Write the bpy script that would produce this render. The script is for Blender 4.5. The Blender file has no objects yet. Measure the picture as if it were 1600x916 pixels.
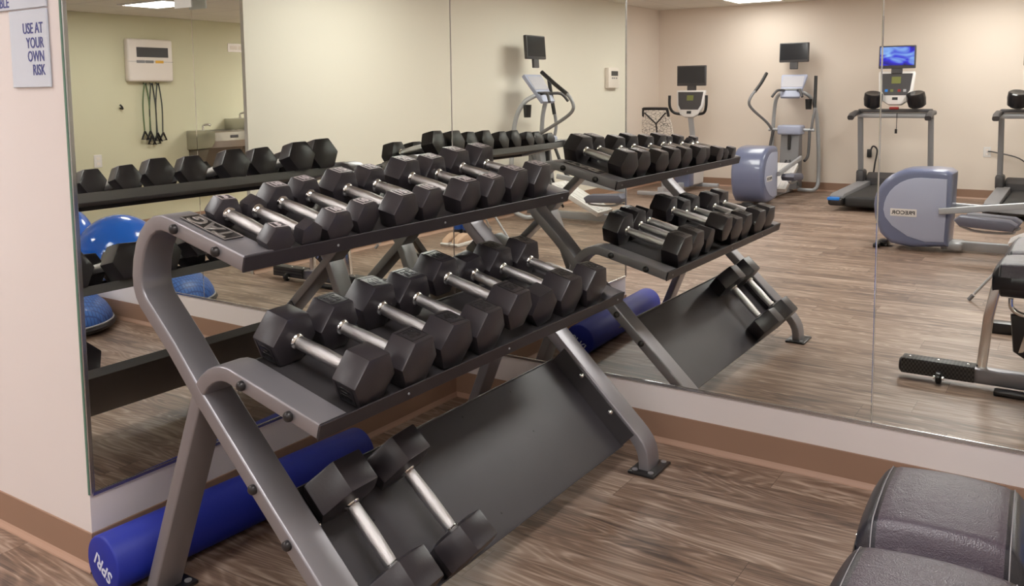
import bpy, bmesh, math, random
from mathutils import Vector, Matrix
random.seed(7)
COL = bpy.context.scene.collection
PI = math.pi
V = Vector

# ---------------------------------------------------------------- materials
def lin(c):
    c /= 255.0
    return c / 12.92 if c <= 0.04045 else ((c + 0.055) / 1.055) ** 2.4
def rgb(r, g, b): return (lin(r), lin(g), lin(b), 1.0)

def new_mat(name):
    m = bpy.data.materials.new(name); m.use_nodes = True
    nt = m.node_tree
    return m, nt, nt.nodes['Principled BSDF']

def mat(name, col, rough=0.5, metal=0.0, bump=0.0, bscale=200.0, var=0.0, vscale=6.0, spec=0.5, coat=0.0, emit=None, estr=0.0):
    m, nt, b = new_mat(name)
    N, L = nt.nodes, nt.links
    b.inputs['Base Color'].default_value = col
    b.inputs['Roughness'].default_value = rough
    b.inputs['Metallic'].default_value = metal
    b.inputs['Specular IOR Level'].default_value = spec
    b.inputs['Coat Weight'].default_value = coat
    tc = N.new('ShaderNodeTexCoord')
    if var > 0:
        n = N.new('ShaderNodeTexNoise'); n.inputs['Scale'].default_value = vscale; n.inputs['Detail'].default_value = 3
        L.new(tc.outputs['Object'], n.inputs['Vector'])
        mx = N.new('ShaderNodeMix'); mx.data_type = 'RGBA'
        mx.inputs[6].default_value = tuple(c * (1 - var) for c in col[:3]) + (1,)
        mx.inputs[7].default_value = tuple(min(1, c * (1 + var)) for c in col[:3]) + (1,)
        L.new(n.outputs['Fac'], mx.inputs[0]); L.new(mx.outputs[2], b.inputs['Base Color'])
    if bump > 0:
        n2 = N.new('ShaderNodeTexNoise'); n2.inputs['Scale'].default_value = bscale; n2.inputs['Detail'].default_value = 2
        L.new(tc.outputs['Object'], n2.inputs['Vector'])
        bp = N.new('ShaderNodeBump'); bp.inputs['Strength'].default_value = bump; bp.inputs['Distance'].default_value = 0.002
        L.new(n2.outputs['Fac'], bp.inputs['Height']); L.new(bp.outputs['Normal'], b.inputs['Normal'])
    if emit:
        b.inputs['Emission Color'].default_value = emit; b.inputs['Emission Strength'].default_value = estr
    return m

def floor_mat():
    m, nt, b = new_mat('wood_plank'); N, L = nt.nodes, nt.links
    geo = N.new('ShaderNodeNewGeometry'); sep = N.new('ShaderNodeSeparateXYZ'); L.new(geo.outputs['Position'], sep.inputs[0])
    def mth(op, a, bb=None):
        n = N.new('ShaderNodeMath'); n.operation = op
        for i, x in enumerate((a, bb)):
            if x is None: continue
            if isinstance(x, (int, float)): n.inputs[i].default_value = x
            else: L.new(x, n.inputs[i])
        return n.outputs[0]
    yv = mth('DIVIDE', sep.outputs['Y'], 0.165)
    row = mth('FLOOR', yv); fy = mth('FRACT', yv)
    wn = N.new('ShaderNodeTexWhiteNoise'); wn.noise_dimensions = '1D'; L.new(row, wn.inputs['W'])
    xv = mth('ADD', mth('DIVIDE', sep.outputs['X'], 1.22), mth('MULTIPLY', wn.outputs['Value'], 5.0))
    col = mth('FLOOR', xv); fx = mth('FRACT', xv)
    cmb = N.new('ShaderNodeCombineXYZ'); L.new(row, cmb.inputs[0]); L.new(col, cmb.inputs[1])
    wn2 = N.new('ShaderNodeTexWhiteNoise'); wn2.noise_dimensions = '2D'; L.new(cmb.outputs[0], wn2.inputs['Vector'])
    pid = wn2.outputs['Value']
    gv = N.new('ShaderNodeCombineXYZ')
    L.new(mth('ADD', sep.outputs['X'], mth('MULTIPLY', pid, 37.0)), gv.inputs[0])
    L.new(mth('MULTIPLY', sep.outputs['Y'], 9.0), gv.inputs[1]); L.new(mth('MULTIPLY', pid, 11.0), gv.inputs[2])
    n1 = N.new('ShaderNodeTexNoise'); n1.inputs['Scale'].default_value = 2.4; n1.inputs['Detail'].default_value = 6; n1.inputs['Distortion'].default_value = 1.2
    L.new(gv.outputs[0], n1.inputs['Vector'])
    gv2 = N.new('ShaderNodeCombineXYZ')
    L.new(mth('MULTIPLY', sep.outputs['X'], 3.0), gv2.inputs[0]); L.new(mth('MULTIPLY', sep.outputs['Y'], 120.0), gv2.inputs[1]); L.new(mth('MULTIPLY', pid, 23.0), gv2.inputs[2])
    n2 = N.new('ShaderNodeTexNoise'); n2.inputs['Scale'].default_value = 1.3; n2.inputs['Detail'].default_value = 4; n2.inputs['Distortion'].default_value = 0.6
    L.new(gv2.outputs[0], n2.inputs['Vector'])
    # cathedral rings: contour lines of a stretched noise
    n3 = N.new('ShaderNodeTexNoise'); n3.inputs['Scale'].default_value = 1.0; n3.inputs['Detail'].default_value = 1.0
    gv3 = N.new('ShaderNodeCombineXYZ')
    L.new(mth('ADD', mth('MULTIPLY', sep.outputs['X'], 1.1), mth('MULTIPLY', pid, 19.0)), gv3.inputs[0]); L.new(mth('MULTIPLY', sep.outputs['Y'], 6.5), gv3.inputs[1]); L.new(pid, gv3.inputs[2])
    L.new(gv3.outputs[0], n3.inputs['Vector'])
    ring = mth('ABSOLUTE', mth('SINE', mth('MULTIPLY', n3.outputs['Fac'], 70.0)))
    ringp = mth('POWER', ring, 5.0)
    f = mth('ADD', mth('ADD', mth('MULTIPLY', n1.outputs['Fac'], 0.75), mth('MULTIPLY', n2.outputs['Fac'], 0.35)), mth('MULTIPLY', pid, 0.16))
    f = mth('ADD', mth('SUBTRACT', f, 0.02), mth('MULTIPLY', mth('MULTIPLY', ringp, n1.outputs['Fac']), 0.24))
    cr = N.new('ShaderNodeValToRGB'); e = cr.color_ramp
    e.elements[0].position = 0.40; e.elements[0].color = rgb(78, 63, 56)
    e.elements[1].position = 0.92; e.elements[1].color = rgb(184, 163, 147)
    x = e.elements.new(0.62); x.color = rgb(130, 106, 90)
    L.new(f, cr.inputs[0])
    g1 = mth('MINIMUM', fy, mth('SUBTRACT', 1.0, fy)); g2 = mth('MULTIPLY', mth('MINIMUM', fx, mth('SUBTRACT', 1.0, fx)), 7.4)
    gr = mth('LESS_THAN', mth('MINIMUM', g1, g2), 0.006)
    mx = N.new('ShaderNodeMix'); mx.data_type = 'RGBA'; L.new(mth('MULTIPLY', gr, 0.6), mx.inputs[0]); L.new(cr.outputs[0], mx.inputs[6]); mx.inputs[7].default_value = rgb(45, 33, 27)
    L.new(mx.outputs[2], b.inputs['Base Color'])
    b.inputs['Roughness'].default_value = 0.42
    bp = N.new('ShaderNodeBump'); bp.inputs['Strength'].default_value = 0.15; bp.inputs['Distance'].default_value = 0.002
    L.new(n2.outputs['Fac'], bp.inputs['Height']); L.new(bp.outputs['Normal'], b.inputs['Normal'])
    return m

def ceiling_mat():
    m, nt, b = new_mat('ceiling_tile'); N, L = nt.nodes, nt.links
    geo = N.new('ShaderNodeNewGeometry')
    br = N.new('ShaderNodeTexBrick'); br.offset = 0.0
    br.inputs['Color1'].default_value = rgb(226, 220, 210); br.inputs['Color2'].default_value = rgb(220, 214, 204); br.inputs['Mortar'].default_value = rgb(200, 195, 188)
    br.inputs['Scale'].default_value = 1.0; br.inputs['Mortar Size'].default_value = 0.008; br.inputs['Brick Width'].default_value = 0.61; br.inputs['Row Height'].default_value = 0.61
    L.new(geo.outputs['Position'], br.inputs['Vector']); L.new(br.outputs['Color'], b.inputs['Base Color'])
    b.inputs['Roughness'].default_value = 0.95
    return m

def leather_mat():
    m, nt, b = new_mat('black_leather'); N, L = nt.nodes, nt.links
    tc = N.new('ShaderNodeTexCoord')
    b.inputs['Base Color'].default_value = rgb(70, 61, 71); b.inputs['Roughness'].default_value = 0.36
    v = N.new('ShaderNodeTexVoronoi'); v.inputs['Scale'].default_value = 420
    n = N.new('ShaderNodeTexNoise'); n.inputs['Scale'].default_value = 26; n.inputs['Detail'].default_value = 5; n.inputs['Distortion'].default_value = 2.0
    L.new(tc.outputs['Object'], v.inputs['Vector']); L.new(tc.outputs['Object'], n.inputs['Vector'])
    ad = N.new('ShaderNodeMath'); ad.operation = 'MULTIPLY_ADD'; ad.inputs[1].default_value = 2.6
    L.new(n.outputs['Fac'], ad.inputs[0]); L.new(v.outputs['Distance'], ad.inputs[2])
    bp = N.new('ShaderNodeBump'); bp.inputs['Strength'].default_value = 0.35; bp.inputs['Distance'].default_value = 0.0015
    L.new(ad.outputs[0], bp.inputs['Height']); L.new(bp.outputs['Normal'], b.inputs['Normal'])
    return m

def tread_mat():                      # diamond-plate style grip
    m, nt, b = new_mat('grip_rubber'); N, L = nt.nodes, nt.links
    tc = N.new('ShaderNodeTexCoord')
    b.inputs['Base Color'].default_value = rgb(40, 38, 38); b.inputs['Roughness'].default_value = 0.5
    c = N.new('ShaderNodeTexChecker'); c.inputs['Scale'].default_value = 90
    c.inputs['Color1'].default_value = rgb(30, 29, 29); c.inputs['Color2'].default_value = rgb(72, 70, 68)
    mp = N.new('ShaderNodeMapping'); mp.inputs['Rotation'].default_value = (0, 0, 0.78)
    L.new(tc.outputs['Object'], mp.inputs[0]); L.new(mp.outputs[0], c.inputs['Vector']); L.new(c.outputs['Color'], b.inputs['Base Color'])
    return m

def mesh_seat_mat():
    m, nt, b = new_mat('mesh_back_fabric'); N, L = nt.nodes, nt.links
    tc = N.new('ShaderNodeTexCoord'); v = N.new('ShaderNodeTexVoronoi'); v.feature = 'DISTANCE_TO_EDGE'; v.inputs['Scale'].default_value = 22
    mp = N.new('ShaderNodeMapping'); mp.inputs['Scale'].default_value = (1, 1, 1.5)
    L.new(tc.outputs['Object'], mp.inputs[0]); L.new(mp.outputs[0], v.inputs['Vector'])
    cr = N.new('ShaderNodeValToRGB'); cr.color_ramp.elements[0].position = 0.02; cr.color_ramp.elements[0].color = rgb(35, 34, 35)
    cr.color_ramp.elements[1].position = 0.05; cr.color_ramp.elements[1].color = rgb(214, 206, 196)
    L.new(v.outputs['Distance'], cr.inputs[0]); L.new(cr.outputs[0], b.inputs['Base Color'])
    return m

def screen_blue_mat():
    m, nt, b = new_mat('lit_blue_screen'); N, L = nt.nodes, nt.links
    tc = N.new('ShaderNodeTexCoord'); w = N.new('ShaderNodeTexNoise'); w.inputs['Scale'].default_value = 4.0; w.inputs['Distortion'].default_value = 1.0
    mp = N.new('ShaderNodeMapping'); mp.inputs['Scale'].default_value = (1, 1, 2.2)
    L.new(tc.outputs['Object'], mp.inputs[0]); L.new(mp.outputs[0], w.inputs['Vector'])
    cr = N.new('ShaderNodeValToRGB'); e = cr.color_ramp
    e.elements[0].position = 0.36; e.elements[0].color = rgb(8, 6, 60)
    e.elements[1].position = 0.72; e.elements[1].color = rgb(150, 200, 255)
    x = e.elements.new(0.5); x.color = rgb(40, 30, 220)
    L.new(w.outputs['Fac'], cr.inputs[0]); L.new(cr.outputs[0], b.inputs['Emission Color']); b.inputs['Emission Strength'].default_value = 0.9
    b.inputs['Base Color'].default_value = rgb(5, 5, 20)
    return m

M = {}
M['floor'] = floor_mat(); M['ceiling'] = ceiling_mat()
M['wall'] = mat('cream_paint', rgb(229, 216, 203), 0.75, bump=0.06, bscale=300, var=0.015, vscale=2)
M['white_wall'] = mat('pale_paint', rgb(228, 219, 217), 0.55, bump=0.06, bscale=300, var=0.02, vscale=3)
M['right_wall'] = mat('light_cream_paint', rgb(232, 226, 214), 0.7, bump=0.06, bscale=300, var=0.015, vscale=2)
M['corridor_wall'] = mat('greenish_cream_paint', rgb(212, 208, 178), 0.75, bump=0.06, bscale=300, var=0.015, vscale=2)
M['base'] = mat('brown_vinyl', rgb(150, 118, 98), 0.55, var=0.04, vscale=4)
M['cove'] = mat('brown_vinyl_toe', rgb(176, 142, 122), 0.5)
M['mirror'] = mat('mirror_glass', (0.93, 0.95, 0.905, 1), 0.0, metal=1.0)
M['glass_edge'] = mat('green_glass_edge', rgb(92, 128, 112), 0.15, spec=0.6)
M['chrome'] = mat('chrome', (0.82, 0.81, 0.80, 1), 0.14, metal=1.0)
M['knurl'] = mat('knurled_chrome', (0.66, 0.64, 0.64, 1), 0.30, metal=1.0, bump=0.5, bscale=900)
M['alu'] = mat('brushed_channel', (0.55, 0.55, 0.56, 1), 0.25, metal=1.0)
M['rack'] = mat('gunmetal_paint', rgb(142, 139, 144), 0.36, metal=0.55, bump=0.03, bscale=900)
M['shelf'] = mat('black_powder_coat', rgb(58, 55, 57), 0.46, metal=0.2, bump=0.12, bscale=700, var=0.1, vscale=9)
M['tray'] = mat('black_tray_coat', rgb(68, 65, 69), 0.42, metal=0.2, bump=0.10, bscale=700, var=0.12, vscale=5)
M['lip'] = mat('dark_lip_coat', rgb(50, 45, 49), 0.42, metal=0.3)
M['lip_back'] = mat('grey_lip_coat', rgb(104, 102, 102), 0.42, metal=0.3)
M['bolt'] = mat('black_bolt', rgb(46, 43, 44), 0.35, metal=0.4)
M['rubber'] = mat('black_rubber', rgb(46, 42, 46), 0.34, bump=0.10, bscale=160, var=0.10, vscale=14)
M['mark'] = mat('sheen_marking', rgb(196, 186, 188), 0.35)  # ceiling sheen on the raised numbers, painted in as pale grey
M['mark_dark'] = mat('dark_marking', rgb(14, 13, 14), 0.35)
M['plate'] = mat('logo_plate', rgb(44, 42, 42), 0.35, metal=0.6)
M['logo'] = mat('logo_silver', rgb(178, 172, 168), 0.3, metal=0.7)
M['foam_blue'] = mat('blue_foam', rgb(20, 38, 150), 0.55, bump=0.08, bscale=120, var=0.06)
M['white_ink'] = mat('white_ink', rgb(214, 220, 240), 0.5)
M['sign'] = mat('frosted_sign', rgb(206, 214, 228), 0.25, coat=0.3)
M['ink'] = mat('navy_ink', rgb(62, 70, 140), 0.5)
M['leather'] = leather_mat()
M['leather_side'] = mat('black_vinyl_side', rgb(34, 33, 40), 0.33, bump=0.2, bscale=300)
M['thread'] = mat('grey_thread', rgb(140, 136, 140), 0.6)
M['black'] = mat('black_plastic', rgb(30, 29, 31), 0.32)
M['grey'] = mat('grey_plastic', rgb(128, 127, 130), 0.45)
M['dgrey'] = mat('dark_grey_plastic', rgb(66, 64, 66), 0.45)
M['silver'] = mat('silver_paint', rgb(176, 178, 182), 0.35, metal=0.25)
M['bluegrey'] = mat('blue_grey_shell', rgb(104, 112, 142), 0.28, coat=0.3)
M['lav'] = mat('pale_lavender_panel', rgb(168, 174, 198), 0.4)
M['white'] = mat('white_plastic', rgb(226, 222, 220), 0.35)
M['screen'] = mat('dark_screen', rgb(38, 40, 44), 0.12)
M['bluescreen'] = screen_blue_mat()
M['face'] = mat('console_face_grey', rgb(176, 174, 182), 0.5)
M['pedal'] = mat('pedal_grey', rgb(96, 96, 110), 0.5)
M['lcd'] = mat('green_lcd', rgb(120, 124, 70), 0.3)
M['blue_accent'] = mat('blue_accent', rgb(30, 120, 210), 0.4)
M['red'] = mat('red_plastic', rgb(150, 40, 36), 0.4)
M['belt'] = mat('running_belt', rgb(34, 33, 34), 0.6, bump=0.1, bscale=500)
M['ball'] = mat('glossy_blue_vinyl', rgb(28, 108, 226), 0.18, coat=0.4)
M['bosu'] = mat('blue_dome_rubber', rgb(52, 104, 186), 0.45, bump=0.5, bscale=130)
M['steel'] = mat('stainless_steel', (0.50, 0.49, 0.46, 1), 0.32, metal=1.0)
M['fdark'] = mat('fountain_apron', rgb(108, 98, 86), 0.5)
M['cream_plastic'] = mat('cream_plastic', rgb(236, 226, 218), 0.35)
M['yellow'] = mat('amber_button', rgb(232, 176, 60), 0.4)
M['green_cord'] = mat('green_tube', rgb(96, 120, 84), 0.4)
M['dark_cord'] = mat('dark_tube', rgb(64, 70, 66), 0.4)
def dome_mat():
    m, nt, b = new_mat('ribbed_blue_rubber'); N, L = nt.nodes, nt.links
    tc = N.new('ShaderNodeTexCoord'); br = N.new('ShaderNodeTexBrick'); br.offset = 0.0
    br.inputs['Color1'].default_value = rgb(56, 108, 190); br.inputs['Color2'].default_value = rgb(52, 102, 184); br.inputs['Mortar'].default_value = rgb(34, 74, 146)
    br.inputs['Scale'].default_value = 1.0; br.inputs['Brick Width'].default_value = 0.022; br.inputs['Row Height'].default_value = 0.022; br.inputs['Mortar Size'].default_value = 0.003
    L.new(tc.outputs['Object'], br.inputs['Vector']); L.new(br.outputs['Color'], b.inputs['Base Color']); b.inputs['Roughness'].default_value = 0.42
    bp = N.new('ShaderNodeBump'); bp.inputs['Strength'].default_value = 0.4; bp.inputs['Distance'].default_value = 0.003
    L.new(br.outputs['Fac'], bp.inputs['Height']); bp.invert = True; L.new(bp.outputs['Normal'], b.inputs['Normal'])
    return m
M['bosu'] = dome_mat()
M['grip'] = tread_mat(); M['seat_mesh'] = mesh_seat_mat()
M['light'] = mat('light_diffuser', (0.9, 0.9, 0.9, 1), 0.5, emit=(1.0, 0.975, 0.96, 1), estr=17.0)
M['light3'] = mat('back_light_diffuser', (0.9, 0.9, 0.9, 1), 0.5, emit=(1.0, 0.975, 0.96, 1), estr=10.0)
M['light2'] = mat('corridor_diffuser', (0.9, 0.9, 0.9, 1), 0.5, emit=(1.0, 0.95, 0.98, 1), estr=30.0)
M['paper'] = mat('white_paper', rgb(232, 230, 228), 0.6)
M['orange'] = mat('tan_shoe', rgb(206, 172, 146), 0.6)
M['blue_cloth'] = mat('blue_knit', rgb(40, 84, 170), 0.8)

# ---------------------------------------------------------------- mesh helpers
def finish(name, bm, m, parent=None, smooth=35, loc=None):
    bmesh.ops.remove_doubles(bm, verts=bm.verts, dist=1e-6)
    bmesh.ops.recalc_face_normals(bm, faces=bm.faces)
    me = bpy.data.meshes.new(name); bm.to_mesh(me); bm.free()
    for mm in (m if isinstance(m, (list, tuple)) else [m]): me.materials.append(mm)
    if smooth:
        for p in me.polygons: p.use_smooth = True
        me.set_sharp_from_angle(angle=math.radians(smooth))
    o = bpy.data.objects.new(name, me); COL.objects.link(o)
    if parent: o.parent = parent
    if loc: o.location = loc
    return o

def thing(name, label, cat, loc=(0, 0, 0), rz=0.0, group=None):
    o = bpy.data.objects.new(name, None); COL.objects.link(o)
    o.empty_display_size = 0.1; o.location = loc; o.rotation_euler = (0, 0, rz)
    return tag(o, label, cat, group)
def tag(o, label, cat, group=None):
    o['label'] = label; o['category'] = cat
    if group: o['group'] = group
    return o
def struct(name, bm, m, smooth=0):
    o = finish(name, bm, m, None, smooth); o['kind'] = 'structure'; return o

def box(bm, lo, hi, bev=0.0, seg=2, mtx=None, mi=0):
    b2 = bmesh.new(); bmesh.ops.create_cube(b2, size=1.0)
    lo, hi = V(lo), V(hi)
    for v in b2.verts: v.co = V([(lo[i] + hi[i]) / 2 + v.co[i] * (hi[i] - lo[i]) for i in range(3)])
    if bev > 0: bmesh.ops.bevel(b2, geom=list(b2.edges), offset=bev, segments=seg, profile=0.5, affect='EDGES')
    merge(bm, b2, mtx, mi)
def merge(bm, b2, mtx=None, mi=0):
    mp = {}
    for v in b2.verts: mp[v] = bm.verts.new(mtx @ v.co if mtx else v.co)
    for f in b2.faces:
        try:
            nf = bm.faces.new([mp[v] for v in f.verts]); nf.material_index = mi or f.material_index
        except ValueError: pass
    b2.free()
def catmull(pts, n=6, closed=False):
    P = [V(p) for p in pts]; out = []
    for i in range(len(P) - 1):
        p0 = P[max(i - 1, 0)]; p1 = P[i]; p2 = P[i + 1]; p3 = P[min(i + 2, len(P) - 1)]
        for k in range(n):
            t = k / n
            out.append(0.5 * ((2 * p1) + (p2 - p0) * t + (2 * p0 - 5 * p1 + 4 * p2 - p3) * t * t + (3 * p1 - p0 - 3 * p2 + p3) * t ** 3))
    out.append(P[-1]); return out
def circ(r, n=12, r2=None): return [(r * math.cos(2 * PI * k / n), (r2 or r) * math.sin(2 * PI * k / n)) for k in range(n)]
def rrect(w, h, r, n=3):
    out = []
    for cx, cy, a0 in ((w / 2 - r, h / 2 - r, 0), (-w / 2 + r, h / 2 - r, 90), (-w / 2 + r, -h / 2 + r, 180), (w / 2 - r, -h / 2 + r, 270)):
        for k in range(n + 1):
            a = math.radians(a0 + 90 * k / n); out.append((cx + r * math.cos(a), cy + r * math.sin(a)))
    return out
def sweep(bm, pts, sec, side=None, cap=True, mi=0):
    P = [V(p) for p in pts]; rings = []
    prev = None
    for i, p in enumerate(P):
        a = P[max(i - 1, 0)]; c = P[min(i + 1, len(P) - 1)]
        t = (c - a).normalized()
        if side is not None:
            w = V(side); u = w.cross(t).normalized(); w = t.cross(u).normalized()
        else:
            if prev is None:
                ref = V((0, 0, 1)) if abs(t.z) < 0.9 else V((1, 0, 0))
                u = ref.cross(t).normalized()
            else: u = (prev - t * prev.dot(t)).normalized()
            w = t.cross(u).normalized(); prev = u
        rings.append([bm.verts.new(p + u * s[0] + w * s[1]) for s in sec])
    n = len(sec)
    for i in range(len(rings) - 1):
        for k in range(n):
            f = bm.faces.new((rings[i][k], rings[i][(k + 1) % n], rings[i + 1][(k + 1) % n], rings[i + 1][k])); f.material_index = mi
    if cap:
        f = bm.faces.new(rings[0][::-1]); f.material_index = mi
        f = bm.faces.new(rings[-1]); f.material_index = mi
def tube(bm, pts, r, n=12, smooth=0, mi=0): sweep(bm, catmull(pts, smooth) if smooth else pts, circ(r, n), mi=mi)
def lathe(bm, prof, n=32, mtx=None, mi=0):          # prof: (r, h) about local Z
    rings = []
    for r, h in prof:
        if r < 1e-6: rings.append([bm.verts.new((mtx @ V((0, 0, h))) if mtx else V((0, 0, h)))])
        else:
            ring = []
            for k in range(n):
                p = V((r * math.cos(2 * PI * k / n), r * math.sin(2 * PI * k / n), h)); ring.append(bm.verts.new(mtx @ p if mtx else p))
            rings.append(ring)
    for a, b in zip(rings, rings[1:]):
        for k in range(n):
            k2 = (k + 1) % n
            q = [a[k % len(a)], a[k2 % len(a)], b[k2 % len(b)], b[k % len(b)]]
            s = []
            for v in q:
                if v not in s: s.append(v)
            if len(s) > 2:
                f = bm.faces.new(s); f.material_index = mi
    for ring, rev in ((rings[0], True), (rings[-1], False)):
        if len(ring) > 2:
            f = bm.faces.new(ring[::-1] if rev else ring); f.material_index = mi
def prism(bm, poly, y0, y1, bev=0.0, seg=3, mtx=None, axis='Y', mi=0):     # poly in (x,z) extruded along y
    b2 = bmesh.new()
    def P(a, h, c): return V((a, h, c)) if axis == 'Y' else (V((h, a, c)) if axis == 'X' else V((a, c, h)))
    A = [b2.verts.new(P(x, y0, z)) for x, z in poly]; B = [b2.verts.new(P(x, y1, z)) for x, z in poly]
    fa = b2.faces.new(A); fb = b2.faces.new(B[::-1])
    n = len(poly)
    for k in range(n): b2.faces.new((A[k], B[k], B[(k + 1) % n], A[(k + 1) % n]))
    bmesh.ops.recalc_face_normals(b2, faces=b2.faces)
    if bev > 0:
        es = list(set(fa.edges) | set(fb.edges))
        bmesh.ops.bevel(b2, geom=es, offset=bev, segments=seg, profile=0.5, affect='EDGES', clamp_overlap=True)
    merge(bm, b2, mtx, mi)
def rot(ax, a): return Matrix.Rotation(a, 4, ax)
def T(x, y, z): return Matrix.Translation((x, y, z))
def frame(o, x, y, z):
    m = Matrix.Identity(4)
    for i in range(3): m[i][0], m[i][1], m[i][2], m[i][3] = x[i], y[i], z[i], o[i]
    return m
def text_bm(s, size, ext=0.0006, align='CENTER', bold=0.0, squeeze=1.0):
    cu = bpy.data.curves.new('txt', 'FONT'); cu.body = s; cu.size = size; cu.extrude = ext; cu.align_x = align; cu.align_y = 'CENTER'; cu.offset = bold
    cu.resolution_u = 3
    ob = bpy.data.objects.new('txt', cu); COL.objects.link(ob)
    dg = bpy.context.evaluated_depsgraph_get(); dg.update()
    me = bpy.data.meshes.new_from_object(ob.evaluated_get(dg))
    b = bmesh.new(); b.from_mesh(me)
    if squeeze != 1.0:
        for v in b.verts: v.co.x *= squeeze
    bpy.data.objects.remove(ob); bpy.data.curves.remove(cu); bpy.data.meshes.remove(me)
    return b

# ---------------------------------------------------------------- camera
cam_d = bpy.data.cameras.new('camera'); cam = bpy.data.objects.new('camera', cam_d); COL.objects.link(cam)
yaw, pitch, roll = 0.5853182735, 0.0966334101, 0.0111978462
CX, CY, CZ = 2.28816, -2.98981, 1.33224
fw = V((-math.sin(yaw) * math.cos(pitch), math.cos(yaw) * math.cos(pitch), -math.sin(pitch)))
ri = V((math.cos(yaw), math.sin(yaw), 0)); dn = fw.cross(ri)
r2 = ri * math.cos(roll) + dn * math.sin(roll); d2 = -ri * math.sin(roll) + dn * math.cos(roll)
cam.matrix_world = frame((CX, CY, CZ), r2, -d2, -fw)
cam_d.sensor_width = 36.0; cam_d.sensor_fit = 'HORIZONTAL'; cam_d.lens = 1370.4207 / 1600 * 36.0
cam_d.shift_y = (275.2495 - 458.0) / 1600.0; cam_d.clip_start = 0.05
bpy.context.scene.camera = cam

# ---------------------------------------------------------------- room shell
LA = 1.687; XL = -2.88; YB = -8.62; H = 2.44; XR = 2.87; XC = 5.5; HC = 2.10; YE = -1.30
def q(name, lo, hi, m):
    bm = bmesh.new(); box(bm, lo, hi); return struct(name, bm, m)
q('floor', (XL - .1, YB - .1, -.1), (XC + .1, .1, 0), M['floor'])
q('ceiling', (XL - .1, YB - .1, H), (XR + .1, .1, H + .1), M['ceiling'])
q('ceiling_corridor', (XR + .1, YB - .1, HC), (XC + .1, .1, HC + .44), M['ceiling'])
q('wall_mirror_left', (-.12, -LA, 0), (0, 0, H), M['white_wall'])
q('wall_pillar', (XL, -LA - .0, 0), (-.12, -LA + .12, H), M['white_wall'])
q('wall_mirror_front', (-.12, 0, 0), (XC, .1, H), M['white_wall'])
q('wall_left', (XL - .1, YB, 0), (XL, -LA, H), M['wall'])
q('wall_back', (XL - .1, YB - .1, 0), (XC, YB, H), M['wall'])
q('wall_right', (XR, YB, 0), (XR + .035, YE, H), M['right_wall'])
q('wall_corridor', (XC, YB, 0), (XC + .1, .1, HC), M['corridor_wall'])
HB = 0.1125
def baseb(name, a, b, n):        # a,b floor points, n outward normal
    a, b, n = V(a), V(b), V(n); bm = bmesh.new()
    up = V((0, 0, 1))
    sec = [(0, 0), (.014, 0), (.013, .004), (.007, .013), (.004, .02), (.0035, HB - .002), (.002, HB), (0, HB)]
    A = [bm.verts.new(a + n * s + up * h) for s, h in sec]; B = [bm.verts.new(b + n * s + up * h) for s, h in sec]
    for k in range(len(sec) - 1):
        f = bm.faces.new((A[k], B[k], B[k + 1], A[k + 1])); f.material_index = 1 if k in (0, 1, 2, 3) else 0
    bm.faces.new(A); bm.faces.new(B[::-1])
    o = struct(name, bm, [M['base'], M['cove']]); return o
baseb('baseboard_left', (0, -LA, 0), (0, 0, 0), (1, 0, 0))
baseb('baseboard_front', (0, 0, 0), (XC, 0, 0), (0, -1, 0))
baseb('baseboard_pillar', (XL, -LA, 0), (0.004, -LA, 0), (0, -1, 0))
baseb('baseboard_back', (XL, YB, 0), (XR, YB, 0), (0, 1, 0))
baseb('baseboard_alcove', (XL, YB, 0), (XL, -LA, 0), (1, 0, 0))
baseb('baseboard_right', (XR, YB, 0), (XR, YE, 0), (-1, 0, 0))
baseb('baseboard_corridor', (XC, YB, 0), (XC, 0, 0), (-1, 0, 0))

# mirrors
HM = 0.22; MT = 2.30
def mirror(name, lo, hi, label, edge):
    t = thing(name, label, 'mirror', ((lo[0] + hi[0]) / 2, (lo[1] + hi[1]) / 2, lo[2]), 0, 'wall mirror panels')
    off = -V(t.location)
    bm = bmesh.new(); box(bm, V(lo) + off, V(hi) + off, 0.0015, 1)
    finish('glass_panel', bm, M['mirror'], t, 0)
    bm = bmesh.new(); box(bm, V(edge[0]) + off, V(edge[1]) + off, 0.001, 1)
    finish('bottom_channel', bm, M['alu'], t, 0)
    return t
G = 0.0012
mA = mirror('wall_mirror', (0.001, -LA + .012, HM + .004), (0.005, -0.006, MT), 'tall wall mirror behind the dumbbell rack, beside the pillar with the signs', ((0, -LA + .004, HM), (0.0085, -0.006, HM + .011)))
bm = bmesh.new(); box(bm, (0 - mA.location.x, -LA - .001 - mA.location.y, 0), (.008 - mA.location.x, -LA + .013 - mA.location.y, MT - HM), .002, 1)
finish('edge_channel', bm, M['alu'], mA, 0)
bm = bmesh.new(); box(bm, (-.003 - mA.location.x, -LA - .003 - mA.location.y, 0), (.003 - mA.location.x, -LA + .001 - mA.location.y, MT - HM), .0)
finish('glass_rim', bm, M['glass_edge'], mA, 0)
mirror('wall_mirror', (0.006, -.005, HM + .004), (1.7218 - G, -.001, MT), 'wall mirror on the front wall between the room corner and the first seam', ((0.0, -.0085, HM), (1.7218, 0, HM + .011)))
mirror('wall_mirror', (1.7218 + G, -.005, HM + .004), (3.44, -.001, MT), 'wall mirror on the front wall beyond the seam, nearest the padded bench', ((1.7218, -.0085, HM), (3.44, 0, HM + .011)))

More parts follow.
